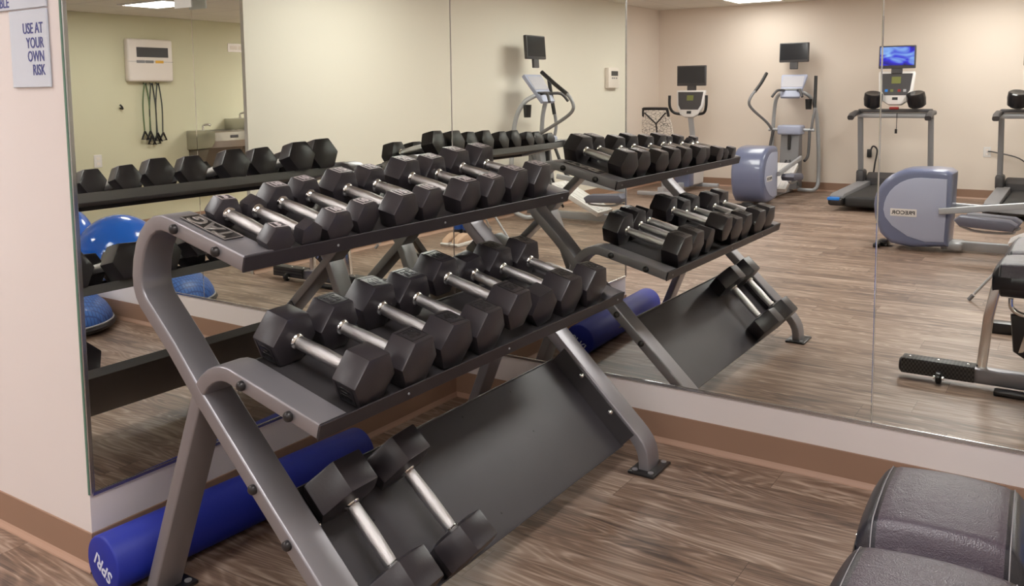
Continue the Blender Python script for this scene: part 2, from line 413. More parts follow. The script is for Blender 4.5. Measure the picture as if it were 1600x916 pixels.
# ceiling lights
def troffer(cx, cy, z, m, label, rz=0, ly=.61):
    t = thing('ceiling_light', label, 'ceiling light', (cx, cy, z), rz, 'recessed ceiling light panels')
    bm = bmesh.new(); box(bm, (-.28, -ly + .03, -.008), (.28, ly - .03, -.004)); finish('diffuser', bm, m, t, 0)
    bm = bmesh.new()
    for lo, hi in (((-.305, -ly, -.012), (-.28, ly, 0)), ((.28, -ly, -.012), (.305, ly, 0)), ((-.28, -ly, -.012), (.28, -ly + .03, 0)), ((-.28, ly - .03, -.012), (.28, ly, 0))): box(bm, lo, hi)
    finish('light_frame', bm, M['white'], t, 0)
for x, y, w in ((-1.32, -7.65, 'near the back wall above the upright elliptical'), (1.35, -7.4, 'near the back wall above the second treadmill'), (-1.32, -5.0, 'in the middle of the room on the alcove side'), (1.35, -5.0, 'in the middle of the room above the near elliptical'), (-1.32, -2.7, 'in front of the pillar wall'), (1.75, -2.1, 'in front of the dumbbell rack, unseen, placed to brighten the right wall')):  # unseen panel by the rack is placed to brighten right wall end and rack top
    troffer(x, y, H, M['light3'] if w.startswith('near the back wall above the upright') else M['light'], 'bright recessed ceiling panel ' + w, 0)
troffer(4.32, -1.64, HC, M['light2'], 'small bright ceiling panel in the corridor before the wall controller', 0, .20)
troffer(4.2, -4.6, HC, M['light2'], 'bright ceiling panel in the corridor past the drinking fountains', 0)

# ---------------------------------------------------------------- dumbbell rack
YL, YR = -1.686, -0.199; TW = 0.09
rack = thing('dumbbell_rack', 'gunmetal three-tier dumbbell rack with bent tube ends and black shelves', 'dumbbell rack', (0.6, -0.94, 0))
RO = V((0.6, -0.94, 0))
def R3(p): return V(p) - RO
up_xz = [(.684, .9465), (.60, .9675), (.50, .9925), (.41, 1.015), (.385, 1.0185), (.358, 1.0145), (.330, .999), (.309, .978), (.2915, .948), (.279, .912), (.272, .872), (.2735, .845), (.281, .824), (.293, .806), (.40, .7045), (.5035, .592), (.72, .3835), (.975, .141), (.998, .118), (1.016, .095), (1.028, .068), (1.033, .04), (1.034, .006)]
lo_xz = [(.250, .006), (.30, .1287), (.40, .375), (.478, .568), (.489, .593), (.505, .621), (.523, .641), (.545, .657), (.565, .666), (.585, .671), (.607, .671), (.64, .6635), (.75, .636), (.907, .5962)]
for side, y0, nm in ((-1, YL, 'left'), (1, YR, 'right')):
    yc = y0 - side * TW / 2
    bm = bmesh.new(); sweep(bm, [R3((x, yc, z)) for x, z in up_xz], rrect(.040, TW, .006), side=(0, 1, 0))
    upo = finish('frame_upright', bm, M['rack'], rack, 30)
    bm = bmesh.new(); sweep(bm, [R3((x, yc, z)) for x, z in lo_xz], rrect(.038, TW - .002, .006), side=(0, 1, 0))
    loo = finish('shelf_arm', bm, M['rack'], rack, 30)
    for (x, z), par in (((.44, 1.008), upo), ((.593, .9665), upo), ((.664, .657), loo), ((.82, .615), loo), ((.69, .413), upo), ((.80, .307), upo)):
        bm = bmesh.new()
        lathe(bm, [(0, .0), (.0125, 0), (.0125, .004), (.0115, .0085), (.008, .012), (.004, .0135), (0, .014)], 16, T(*R3((x, y0, z))) @ rot('X', -side * PI / 2))
        finish('bolt_head', bm, M['bolt'], par, 40)
    for x, z in ((.794, .310), (.909, .197)):
        bm = bmesh.new(); yi = y0 - side * (TW + .0055)
        lathe(bm, [(0, .0), (.0105, 0), (.0105, .003), (.008, .008), (.003, .0105), (0, .011)], 14, T(*R3((x, yi, z))) @ rot('X', side * PI / 2))
        finish('bolt_head', bm, M['chrome'], upo, 40)
    for x, par in ((1.036, upo), (.252, loo)):
        bm = bmesh.new(); c = R3((x, yc, 0)); box(bm, c + V((-.05, -.075, 0)), c + V((.05, .075, .011)), .004, 2)
        pl = finish('foot_plate', bm, M['black'], par, 30)
        for dx, dy in ((.03, -.055), (.03, .055), (-.03, -.055), (-.03, .055)):
            bm = bmesh.new(); lathe(bm, [(0, 0), (.010, 0), (.010, .003), (0, .0035)], 12, T(*(c + V((dx, dy, .011))))); finish('foot_bolt', bm, M['grey'], pl, 40)
# shelves
def shelf(xf, zf, s, depth, lipz, name='shelf'):
    th = math.atan(-s); ax = V((math.cos(th), 0, -math.sin(th))); nz = V((math.sin(th), 0, math.cos(th)))
    base = R3((xf, 0, zf)); y0 = YL + TW + .001 + .94; y1 = YR - TW - .001 + .94
    bm = bmesh.new()
    def P(a, n, y): p = base + ax * a + nz * n; return V((p.x, y, p.z))
    def slab(a0, a1, n0, n1, ya, yb, bev=.0015):
        b2 = bmesh.new(); vs = [b2.verts.new(P(a, n, y)) for a in (a0, a1) for n in (n0, n1) for y in (ya, yb)]
        for f in ((0, 1, 3, 2), (4, 6, 7, 5), (0, 4, 5, 1), (2, 3, 7, 6), (0, 2, 6, 4), (1, 5, 7, 3)): b2.faces.new([vs[i] for i in f])
        bmesh.ops.recalc_face_normals(b2, faces=b2.faces)
        bmesh.ops.bevel(b2, geom=list(b2.edges), offset=bev, segments=1, affect='EDGES'); merge(bm, b2)
    slab(-depth, -.002, -.0245, -.020, y0, y1)
    sh = finish(name, bm, M['shelf'], rack, 0)
    bm = bmesh.new(); slab(-.001, .0035, -.038, .0005, YL + .94 - .0005, YR + .94 + .0005); lip = finish('front_lip', bm, M['lip'], sh, 0)
    for y in (YL + .94 + .30, -.0, YR + .94 - .05):
        bm = bmesh.new(); p = P(.0035, -.019, y); lathe(bm, [(0, 0), (.004, 0), (.003, .002), (0, .0025)], 10, T(*p) @ rot('Y', PI / 2)); finish('rivet', bm, M['grey'], lip, 40)
    bm = bmesh.new(); slab(-depth - .004, -depth, -.048, -.016, y0, y1); finish('back_lip', bm, M['lip_back'], sh, 0)
    return base, ax, nz
TB = shelf(.690, .963, -.253, .312, 0)
SB = shelf(.9145, .613, -.248, .335, 0)
# storage tray between the front legs
s3 = -.95; th3 = math.atan(.95); ax3 = V((math.cos(th3), 0, -math.sin(th3))); nz3 = V((math.sin(th3), 0, math.cos(th3)))
b3 = R3((.519, 0, .605)); y0 = YL + TW + .001 + .94; y1 = YR - TW - .001 + .94
def tray_slab(bm, a0, a1, n0, n1, ya, yb):
    b2 = bmesh.new()
    def P(a, n, y): p = b3 + ax3 * a + nz3 * n; return V((p.x, y, p.z))
    vs = [b2.verts.new(P(a, n, y)) for a in (a0, a1) for n in (n0, n1) for y in (ya, yb)]
    for f in ((0, 1, 3, 2), (4, 6, 7, 5), (0, 4, 5, 1), (2, 3, 7, 6), (0, 2, 6, 4), (1, 5, 7, 3)): b2.faces.new([vs[i] for i in f])
    bmesh.ops.recalc_face_normals(b2, faces=b2.faces); bmesh.ops.bevel(b2, geom=list(b2.edges), offset=.001, segments=1, affect='EDGES'); merge(bm, b2)
bm = bmesh.new(); tray_slab(bm, .288, .674, -.0845, -.080, y0 + .004, y1 - .004); tray_slab(bm, .6735, .677, -.0845, -.072, y0 + .004, y1 - .004)
tr = finish('storage_tray', bm, M['tray'], rack, 0)
bm = bmesh.new(); tray_slab(bm, .2845, .2885, -.108, -.074, y0 + .004, y1 - .004); finish('tray_lip', bm, M['lip_back'], tr, 0)
for ya, yb in ((y0, y0 + .0045), (y1 - .0045, y1)):
    bm = bmesh.new(); tray_slab(bm, .288, .674, -.0845, -.012, ya, yb); finish('side_flange', bm, M['shelf'], tr, 0)
for a, y in ((.32, -.36), (.32, .06), (.47, .30), (.62, -.05), (.45, -.45), (.32, .33)):
    bm = bmesh.new(); p = b3 + ax3 * a + nz3 * -.08; lathe(bm, [(0, 0), (.0035, 0), (0, .0012)], 8, frame(V((p.x, y, p.z)), ax3, V((0, 1, 0)), nz3)); finish('rivet', bm, M['bolt'], tr, 40)
# logo plates
for side, yc in ((-1, -1.637), (1, YR - TW / 2)):
    base, ax, nz = TB
    c = base - ax * .182 + nz * .0040; c.y = yc + .94
    xx, yy = (-ax, V((0, -1, 0))) if side < 0 else (ax, V((0, 1, 0)))
    F = frame(c, xx, yy, nz)
    bm = bmesh.new(); box(bm, (-.086, -.028, -.001), (.086, .028, .0016), .001, 1, F); pl = finish('logo_plate', bm, M['plate'], rack, 0)
    bm = text_bm('TAG', .058, .0014, squeeze=1.28, bold=.0009); bm.transform(F @ T(0, 0, .0022)); finish('logo_lettering', bm, M['logo'], pl, 0)
    bm = bmesh.new()
    for lo, hi in (((-.086, -.028, .0016), (.086, -.0255, .003)), ((-.086, .0255, .0016), (.086, .028, .003)), ((-.086, -.028, .0016), (-.0835, .028, .003)), ((.0835, -.028, .0016), (.086, .028, .003))): box(bm, lo, hi, 0, 1, F)
    finish('logo_border', bm, M['logo'], pl, 0)

# ---------------------------------------------------------------- dumbbells
def hexring(bm, R, x, off=0.0): return [bm.verts.new((x, R * math.cos(PI / 3 * k), R * math.sin(PI / 3 * k))) for k in range(6)]
def head_bm(a, l, sgn):
    """hex head along +X (sgn=1, inner face at x=0) with rounded rims and slightly domed outer face"""
    R = a / math.cos(PI / 6); b = min(.006, a * .13)
    b2 = bmesh.new(); A = hexring(b2, R * .985, 0); B = hexring(b2, R * .985, l)
    fa = b2.faces.new(A[::-1]); fb = b2.faces.new(B)
    for k in range(6): b2.faces.new((A[k], A[(k + 1) % 6], B[(k + 1) % 6], B[k]))
    bmesh.ops.recalc_face_normals(b2, faces=b2.faces)
    bmesh.ops.bevel(b2, geom=list(b2.edges), offset=b, segments=2, profile=.6, affect='EDGES')
    # domed outer face
    for f in list(b2.faces):
        if f.normal.x > .99 and f.calc_area() > R * R:
            r = bmesh.ops.inset_individual(b2, faces=[f], thickness=R * .22, depth=0)
            for v in f.verts: v.co.x += R * .05
        elif f.normal.x < -.99 and f.calc_area() > R * R:
            bmesh.ops.inset_individual(b2, faces=[f], thickness=R * .30, depth=0)
            for v in f.verts: v.co.x -= R * .07
    if sgn < 0:
        for v in b2.verts: v.co.x = -v.co.x
    return b2
WEIGHT = {}
def dumbbell(base, ax, nz, Y, xF, a, L, l, yw, rl, label, group, num, h=None, dl=.02, markface=90, dark=False, origin=RO):
    yv = V((0, 1, 0))
    u = math.cos(yw) * ax + math.sin(yw) * yv; v = -math.sin(yw) * ax + math.cos(yw) * yv
    R = a / math.cos(PI / 6)
    if h is None: h = a if abs(rl) < .3 else R * max(math.cos(math.radians(60 * k) + rl + PI / 2) for k in range(6))
    cF = origin + base + ax * xF + nz * (h - dl); cF.y = Y
    c = cF - u * (L / 2)
    t = bpy.data.objects.new('hex_dumbbell', None); COL.objects.link(t); t.empty_display_size = .05
    t.matrix_world = frame(c, u, v, nz); tag(t, label, 'dumbbell', group)
    Rr = rot('X', rl)
    for sg in (1, -1):
        bm = head_bm(a, l, sg); bm.transform(T(sg * (L / 2 - l), 0, 0) @ Rr); ho = finish('head', bm, M['rubber'], t, 25)
        if num:
            mm = M['mark_dark'] if dark else M['mark']
            sc = a * 2 / 2.0
            Fm = Rr @ rot('X', math.radians(markface - 90)) @ frame((sg * (L / 2 - l / 2), 0, a * .987), (0, 1, 0), (-1, 0, 0), (0, 0, 1))
            bm = text_bm(num, a * .72, .0012, bold=.0008); bm.transform(Fm)
            w, d = a * .52, l * .34
            for lo, hi in (((-w, -d, -.0008), (w, -d + .0022, .0007)), ((-w, d - .0022, -.0008), (w, d, .0007)), ((-w, -d, -.0008), (-w + .0022, d, .0007)), ((w - .0022, -d, -.0008), (w, d, .0007))): box(bm, lo, hi, 0, 1, Fm)
            finish('weight_number', bm, mm, ho, 0)
    hl = L / 2 - l; r = .0155 if a < .05 else .0175
    bm = bmesh.new(); lathe(bm, [(r * .92, -hl + .012), (r * .96, -hl + .03), (r * 1.06, 0), (r * .96, hl - .03), (r * .92, hl - .012)], 20, rot('Y', PI / 2)); finish('handle', bm, M['knurl'], t, 50)
    for sg in (1, -1):
        bm = bmesh.new(); lathe(bm, [(r * 1.45, 0), (r * 1.45, .004), (r * 1.22, .007), (r * 1.22, .011), (r * 1.1, .014), (r * .9, .018)], 20, T(sg * (hl + .004), 0, 0) @ rot('Y', -sg * PI / 2)); finish('collar', bm, M['chrome'], t, 50)
    return t
ORD = ['first', 'second', 'third', 'fourth', 'fifth', 'sixth', 'seventh', 'eighth', 'ninth', 'tenth']
top = [[-1.5765, -.002, .0378, .2594, .0446, -.0708, -.0202], [-1.4737, -.0059, .0328, .238, .0346, .0115, -.5236], [-1.3761, -.0048, .0432, .2798, .0555, .0051, 0], [-1.245, -.0302, .0438, .2717, .0543, .0669, .04], [-1.1157, -.0068, .052, .2872, .0615, .067, 0], [-.9763, -.0237, .0508, .2764, .0594, .0914, 0], [-.8028, -.0132, .0557, .304, .0686, .0836, 0], [-.6616, -.0132, .0552, .3017, .0657, .0988, .04], [-.4977, -.0309, .0582, .3164, .0739, .0851, 0], [-.3547, -.0278, .0621, .311, .0712, .1174, 0]]
tnum = ['5', None, '10', '10', '15', '15', '20', '20', '25', '25']
tdesc = ['smallest black hex dumbbell', 'small tilted hex dumbbell', 'black hex dumbbell', 'black hex dumbbell', 'black hex dumbbell', 'black hex dumbbell', 'black hex dumbbell', 'black hex dumbbell', 'large black hex dumbbell', 'large black hex dumbbell']
for i, p in enumerate(top):
    lab = f'{tdesc[i]} with chrome handle on the top shelf, {ORD[i]} from the logo end'
    if i == 9: lab = 'large black hex dumbbell on the top shelf, last one beside the front mirror'
    dumbbell(*TB, *p, lab, 'hex dumbbells on the top shelf', tnum[i])
sec = [[-1.5034, -.0112, .0649, .3366, .0745, .0445, 0], [-1.3422, -.0094, .0655, .3374, .0762, .0701, 0], [-1.174, -.0204, .065, .3629, .0838, -.0027, -.05], [-1.020, -.0183, .0655, .3541, .0806, .0322, 0], [-.877, -.020, .0585, .372, .0905, .0, .03], [-.7088, -.0302, .0567, .367, .0654, -.0822, .2323], [-.548, -.0257, .0655, .3769, .0927, .0055, 0], [-.392, -.0184, .068, .3594, .0785, .013, -.045]]
snum = ['30', '35', '40', '35', '50', None, '45', '45']
sd = ['large black hex dumbbell', 'large black hex dumbbell', 'large black hex dumbbell', 'large black hex dumbbell', 'black hex dumbbell raised above its neighbours', 'tilted black hex dumbbell', 'large black hex dumbbell', 'large black hex dumbbell']
for i, p in enumerate(sec):
    lab = f'{sd[i]} on the middle shelf, {ORD[i]} from the signed pillar'
    if i == 7: lab = 'large black hex dumbbell on the middle shelf, last one beside the front mirror'
    h = .0585 + .038 if i == 4 else (.0573 * 1.06 if i == 5 else None)
    dumbbell(*SB, *p, lab, 'hex dumbbells on the middle shelf', snum[i], h=h, markface=210 if i == 0 else 90, dark=True)
for p, lab in (([-1.489, .6730, .0801, .3651, .0879, .0022, .0], 'heavy black hex dumbbell on the sloping bottom tray, beside the left frame leg'), ([-1.257, .6720, .0785, .3582, .0782, .06, .04], 'heavy black hex dumbbell on the sloping bottom tray, beside the open tray')):
    dumbbell(b3, ax3, nz3, *p, lab, 'hex dumbbells on the bottom tray', None, dl=.08)

# ---------------------------------------------------------------- foam roller
A0, A1, RR = V((.125, -1.735, .079)), V((.178, -.80, .079)), .079
ro = thing('foam_roller', 'long blue foam roller on the floor behind the dumbbell rack', 'foam roller', ((A0 + A1) / 2 - V((0, 0, RR))))
ro.rotation_euler.z = 0
ro_o = (A0 + A1) / 2 - V((0, 0, RR)); dr = (A1 - A0).normalized(); Lr = (A1 - A0).length
sx = V((0, 0, 1)).cross(dr).normalized()
F = frame(A0 - ro_o, sx, V((0, 0, 1)), -dr)   # local z outward at near end
bm = bmesh.new(); lathe(bm, [(0, 0), (RR - .006, 0), (RR - .002, -.002), (RR, -.006), (RR, -Lr + .006), (RR - .002, -Lr + .002), (RR - .006, -Lr), (0, -Lr)], 48, frame(A0 - ro_o, -sx, V((0, 0, 1)), -dr)); finish('roller_body', bm, M['foam_blue'], ro, 40)
Fn = frame(A0 - ro_o - dr * .0004, -sx, V((0, 0, 1)), -dr)
xr = V((1, 0, 0)); xr = (xr - dr * xr.dot(dr)).normalized()
bm = text_bm('SPRI', .050, .0005, bold=.0008); bm.transform(frame(A0 - ro_o - dr * .0006, xr, V((0, 0, 1)), xr.cross(V((0, 0, 1)))) @ T(.004, -.006, 0) @ rot('Z', math.radians(150))); finish('end_lettering', bm, M['white_ink'], ro, 0)
bm = text_bm('SPRI', .050, .0005, bold=.0008); bm.transform(frame(A1 - ro_o + dr * .0006, -xr, V((0, 0, 1)), (-xr).cross(V((0, 0, 1)))) @ T(.004, -.010, 0) @ rot('Z', math.radians(215))); finish('end_lettering', bm, M['white_ink'], ro, 0)

# ---------------------------------------------------------------- wall signs on the pillar
def wsign(x0, x1, z0, z1, label, lines, size, zs, right):
    t = thing('wall_sign', label, 'sign', ((x0 + x1) / 2, -LA - .001, z0))
    ox, oz = -(x0 + x1) / 2, -z0
    bm = bmesh.new(); box(bm, (x0 + ox, -.006, 0), (x1 + ox, 0, z1 + oz), .0015, 1); finish('sign_panel', bm, M['sign'], t, 0)
    for s, z in zip(lines, zs):
        bm = text_bm(s, size, .0004, align='RIGHT', squeeze=.78, bold=.0004); bm.transform(T(right + ox, -.0066, z + oz) @ rot('X', PI / 2)); finish('sign_lettering', bm, M['ink'], t, 0)
wsign(-.252, -.060, 1.357, 1.568, 'pale blue sign reading USE AT YOUR OWN RISK on the pillar', ['USE AT', 'YOUR', 'OWN', 'RISK'], .041, [1.516, 1.4765, 1.440, 1.403], -.079)
wsign(-.62, -.060, 1.572, 1.78, 'wide pale blue sign above the USE AT YOUR OWN RISK sign', ['ABLE'], .041, [1.592], -.245)
t = thing('wall_sign', 'white notice hanging at the mirror seam above the frame', 'sign', (1.725, -.05, 1.785))
bm = bmesh.new(); box(bm, (-.07, -.004, 0), (.07, .004, .24), .001, 1); finish('notice_panel', bm, M['paper'], t, 0)
bm = bmesh.new(); box(bm, (-.02, .004, .10), (.02, .044, .14), .001, 1); finish('stand_off', bm, M['white'], t, 0)

# ---------------------------------------------------------------- padded bench
bench = thing('weight_bench', 'padded black leather weight bench with chrome posts and wide foot bar', 'bench', (2.1, -1.32, 0))
BO = V((2.1, -1.32, 0))
def pad(y0, y1, x0, x1, ztop, slope, nm, thick=.085):
    cx, cy = (x0 + x1) / 2, (y0 + y1) / 2; w, d = x1 - x0, y1 - y0
    m4 = T(*(V((cx, cy, ztop)) - BO)) @ rot('Z', .04) @ rot('X', slope)
    seam = w / 2 - .034
    # cross-section with crowned top, seam grooves and rounded sides; swept along y with rounded ends
    def zt(x, yy):
        u = abs(x) / (w / 2); e = abs(yy) / (d / 2)
        return -.012 * (x / (w / 2)) ** 2 - .014 * e ** 2 - .050 * max(0, (e - .80) / .20) ** 2.2 - (.034 * max(0, (u - .74) / .26) ** 2.0)
    nx, ny = 36, 30; bm = bmesh.new(); g = []
    xs = [math.sin(-PI / 2 + PI * i / nx) * .35 + (-1 + 2 * i / nx) * .65 for i in range(nx + 1)]
    ys = [math.sin(-PI / 2 + PI * i / ny) * .35 + (-1 + 2 * i / ny) * .65 for i in range(ny + 1)]
    for xx in xs:
        rowv = []
        for yy in ys:
            x = xx * w / 2; y = yy * d / 2
            rcut = 0.0
            z = zt(x, y)
            for sx_ in (-1, 1):
                dd = x - sx_ * seam; z -= .0022 * math.exp(-(dd / .0026) ** 2)
            # round plan corners
            ex, ey = abs(xx), abs(yy)
            k = 1.0 - .035 * (ex ** 6) * (ey ** 6)
            rowv.append(bm.verts.new(m4 @ V((x * k, y * k, z))))
        g.append(rowv)
    for i in range(nx):
        for j in range(ny):
            f = bm.faces.new((g[i][j], g[i + 1][j], g[i + 1][j + 1], g[i][j + 1]))
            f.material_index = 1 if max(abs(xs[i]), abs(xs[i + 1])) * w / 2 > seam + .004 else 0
    # skirt
    loop = [g[i][0] for i in range(nx + 1)] + [g[nx][j] for j in range(1, ny + 1)] + [g[i][ny] for i in range(nx - 1, -1, -1)] + [g[0][j] for j in range(ny - 1, 0, -1)]
    inv = m4.inverted(); prev = loop
    for dz, k in ((-.012, 1.012), (-.035, 1.016), (-.055, 1.005), (-.062, .985)):
        ring = []
        for v in loop:
            p = inv @ v.co; ring.append(bm.verts.new(m4 @ V((p.x * k, p.y * k, min(p.z, -.02) * .3 - .035 + dz * (thick / .085)))))
        for a in range(len(loop)):
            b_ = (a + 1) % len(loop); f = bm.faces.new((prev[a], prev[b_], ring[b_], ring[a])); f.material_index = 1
        prev = ring
    bm.faces.new(prev)
    po = finish(nm, bm, [M['leather'], M['leather_side']], bench, 60)
    for sx_ in (-1, 1):
        bm = bmesh.new(); pts = []
        for j in range(33):
            y = -d / 2 * .985 + d * .985 * j / 32; x = sx_ * (seam + .0065); pts.append(m4 @ V((x, y, zt(x, y) + .0006)))
        tube(bm, pts, .0011, 6); finish('seam_stitching', bm, M['thread'], po, 60)
    return po
pad(-1.450, -1.150, 1.966, 2.230, .602, .0, 'seat_pad')
pad(-1.910, -1.492, 1.980, 2.258, .610, -.05, 'back_pad')
bm = bmesh.new(); sweep(bm, [V((1.61, -1.32, .055)) - BO, V((2.62, -1.32, .055)) - BO], rrect(.06, .07, .012), side=(0, 0, 1)); ft = finish('foot_bar', bm, M['rack'], bench, 30)
for xa, xb in ((1.60, 1.90), (2.33, 2.63)):
    bm = bmesh.new(); box(bm, V((xa, -1.36, .078)) - BO, V((xb, -1.28, .095)) - BO, .004, 2); box(bm, V((xa, -1.284, .025)) - BO, V((xb, -1.279, .09)) - BO, .002, 1); fg = finish('foot_grip', bm, M['grip'], ft, 30)
    bm = bmesh.new()
    xe = xa if xa < 2 else xb
    lathe(bm, [(0, -.012), (.028, -.012), (.034, -.006), (.034, .006), (.028, .012), (0, .012)], 20, T(*(V((xe, -1.32, .053)) - BO)) @ rot('Y', PI / 2)); finish('end_cap', bm, M['black'], ft, 40)
    for x in (xa + .03, (xa + xb) / 2, xb - .03):
        bm = bmesh.new(); lathe(bm, [(0, 0), (.007, 0), (.005, .003), (0, .004)], 10, T(*(V((x, -1.32, .095)) - BO))); finish('grip_screw', bm, M['chrome'], fg, 40)
for x in (1.76, 2.47):
    bm = bmesh.new(); lathe(bm, [(0, -.012), (.02, -.012), (.027, -.008), (.027, .008), (.02, .012), (0, .012)], 20, T(*(V((x, -1.262, .03)) - BO)) @ rot('Y', PI / 2)); wh = finish('transport_wheel', bm, M['black'], ft, 40)
    bm = bmesh.new(); lathe(bm, [(0, -.022), (.009, -.022), (.009, .022), (0, .022)], 12, T(*(V((x, -1.262, .03)) - BO)) @ rot('Y', PI / 2)); finish('axle', bm, M['chrome'], wh, 40)
for sg in (-1, 1):
    bm = bmesh.new(); sweep(bm, [V((2.1 + sg * .178, -1.33, .085)) - BO, V((2.1 + sg * .158, -1.33, .32)) - BO, V((2.1 + sg * .125, -1.33, .50)) - BO], rrect(.042, .036, .008), side=(0, 1, 0)); finish('chrome_post', bm, M['chrome'], bench, 30)
bm = bmesh.new(); box(bm, V((1.96, -1.36, .50)) - BO, V((2.24, -1.30, .53)) - BO, .006); sweep(bm, [V((2.1, -1.2, .515)) - BO, V((2.1, -2.0, .515)) - BO], rrect(.06, .05, .006), side=(0, 0, 1)); sweep(bm, [V((2.1, -1.95, .50)) - BO, V((2.1, -2.35, .06)) - BO], rrect(.05, .05, .006), side=(1, 0, 0)); box(bm, V((1.86, -2.39, 0)) - BO, V((2.34, -2.31, .06)) - BO, .008); finish('bench_frame', bm, M['black'], bench, 30)
bm = bmesh.new(); lathe(bm, [(0, -.115), (.03, -.115), (.037, -.108), (.037, .108), (.03, .115), (0, .115)], 24, T(*(V((2.1, -1.25, .47)) - BO)) @ rot('Y', PI / 2)); finish('roller_cushion', bm, M['leather_side'], bench, 40)
bm = bmesh.new(); tube(bm, [V((x, -1.24, z)) - BO for x, z in ((2.03, .43), (2.035, .39), (2.07, .365), (2.13, .365), (2.165, .39), (2.17, .43))], .011, 10, 5); lt = finish('chrome_hoop', bm, M['chrome'], bench, 50)
bm = bmesh.new(); prism(bm, [(2.03 - 2.1, .36), (2.17 - 2.1, .36), (2.155 - 2.1, .20), (2.1 - 2.1, .165), (2.045 - 2.1, .20)], .04, .085, .012, 2); cv_ = finish('pivot_cover', bm, M['black'], bench, 40)
bm = bmesh.new(); prism(bm, [(-.008, .31), (.008, .31), (.034, .20), (.016, .205), (0, .24), (-.016, .205), (-.034, .20)], .085, .088, 0); finish('badge', bm, M['chrome'], cv_, 0)
bm = bmesh.new(); box(bm, V((1.98, -1.28, 0)) - BO, V((2.25, -1.22, .022)) - BO, .006); finish('foot_pad', bm, M['black'], bench, 30)

# ---------------------------------------------------------------- elliptical trainers
def elliptical(label, loc, rz, plate_text=True, back=1):
    t = thing('elliptical_trainer', label, 'elliptical', loc, rz, 'elliptical trainers')
    # flywheel housing
    poly = []
    for k in range(9):
        a = math.radians(180 - 90 * k / 8); poly.append((.30 + .30 * math.cos(a), .36 + .31 * math.sin(a)))
    poly += [(.44, .675), (.545, .668), (.585, .64), (.578, .35), (.565, .055), (.30, .03), (.14, .05), (.055, .13), (.012, .25)]
    bm = bmesh.new(); prism(bm, poly, -.185, .185, .045, 4); hs = finish('flywheel_housing', bm, M['bluegrey'], t, 40)
    side = []
    for k in range(9):
        a = math.radians(180 - 90 * k / 8); side.append((.36 + .28 * math.cos(a), .33 + .275 * math.sin(a)))
    side += [(.548, .60), (.546, .30), (.538, .095), (.40, .085), (.27, .12), (.15, .20), (.095, .27)]
    for sg in (1, -1):
        bm = bmesh.new(); prism(bm, side, sg * .17, sg * .191, .008, 2); sp = finish('side_panel', bm, M['lav'], hs, 40)
        bm = bmesh.new(); box(bm, (.135, min(sg * .19, sg * .194), .283), (.335, max(sg * .19, sg * .194), .345), .003, 1)
        finish('badge_plate', bm, M['white'], hs, 0)
        if plate_text:
            bm = text_bm('PRECOR', .042, .0005, bold=.001, squeeze=1.12)
            F = frame((.235, sg * .1946, .313), (-sg, 0, 0), (0, 0, 1), (0, sg, 0)); bm.transform(F); finish('badge_lettering', bm, M['ink_black'], hs, 0)
    bm = bmesh.new(); box(bm, (.03, -.06, .0), (.10, .06, .05), .012); box(bm, (.0, -.16, 0), (.05, .16, .035), .01); finish('rear_foot', bm, M['black'], t, 30)
    bm = bmesh.new(); box(bm, (.54, -.11, .02), (.66, .11, .085), .02, 3); sweep(bm, [(.5, 0, .05), (1.75, 0, .05)], rrect(.06, .075, .01), side=(0, 0, 1)); finish('base_rail', bm, M['silver'], t, 30)
    # ramp
    bm = bmesh.new(); prism(bm, [(1.0, .075), (1.52, .33), (1.52, .39), (.98, .12)], -.16, .16, .008, 2)
    for y in (-.11, -.05, .05, .11): prism(bm, [(1.0, .122), (1.5, .372), (1.5, .386), (1.0, .136)], y - .018, y + .018, .003, 1)
    finish('pedal_ramp', bm, M['white'], t, 30)
    for sg in (1, -1):
        bm = bmesh.new(); sweep(bm, [(.50, sg * .215, .345), (1.05, sg * .215, .42 if sg > 0 else .33), (1.42, sg * .215, .47 if sg > 0 else .38)], rrect(.05, .035, .008), side=(0, 1, 0)); arm = finish('pedal_arm', bm, M['silver'], t, 30)
        dz = 0.0 if sg > 0 else -.05
        bm = bmesh.new(); prism(bm, [(.62, .30 + dz), (.66, .335 + dz), (1.0, .315 + dz), (1.05, .285 + dz), (1.02, .235 + dz), (.66, .255 + dz)], sg * .20 - .0, sg * .36, .02, 2); finish('foot_pedal', bm, M['pedal'], arm, 40)
        bm = bmesh.new(); tube(bm, [(.66, sg * .28, .25 + dz), (.78, sg * .28, .215 + dz), (1.0, sg * .28, .215 + dz), (1.03, sg * .28, .24 + dz)], .010, 8, 4); finish('pedal_rail', bm, M['silver'], arm, 40)
    before = set(o.name for o in t.children_recursive)
    # tower
    bm = bmesh.new(); prism(bm, [(1.48, .05), (1.74, .05), (1.70, .84), (1.58, .84)], -.12, .12, .02, 2)
    tw = finish('tower_cover', bm, M['grey'], t, 40)
    bm = bmesh.new(); box(bm, (1.50, -.15, .74), (1.72, .15, .86), .025, 3); finish('tower_cap', bm, M['lav'], tw, 40)
    bm = bmesh.new(); box(bm, (1.478, -.018, .55), (1.52, .018, .76), .005, 1, T(.045, 0, 0)); finish('tower_slot', bm, M['black'], tw, 30)
    bm = bmesh.new()
    for sg in (1, -1): tube(bm, [(1.50, sg * .02, .42), (1.45, sg * .16, .10)], .012, 8)
    finish('strut', bm, M['dgrey'], tw, 40)
    # side frame loop
    bm = bmesh.new(); tube(bm, [(1.62, -.10, .035), (1.60, -.24, .035), (1.66, -.30, .045), (1.78, -.31, .14), (1.80, -.30, .55), (1.77, -.27, 1.0), (1.70, -.22, 1.20), (1.62, -.12, 1.28), (1.60, 0, 1.30), (1.62, .12, 1.28), (1.70, .22, 1.20), (1.77, .27, 1.0), (1.80, .30, .55), (1.78, .31, .14), (1.66, .30, .045), (1.60, .24, .035), (1.62, .10, .035)], .024, 12, 6); finish('frame_loop', bm, M['silver'], t, 50)
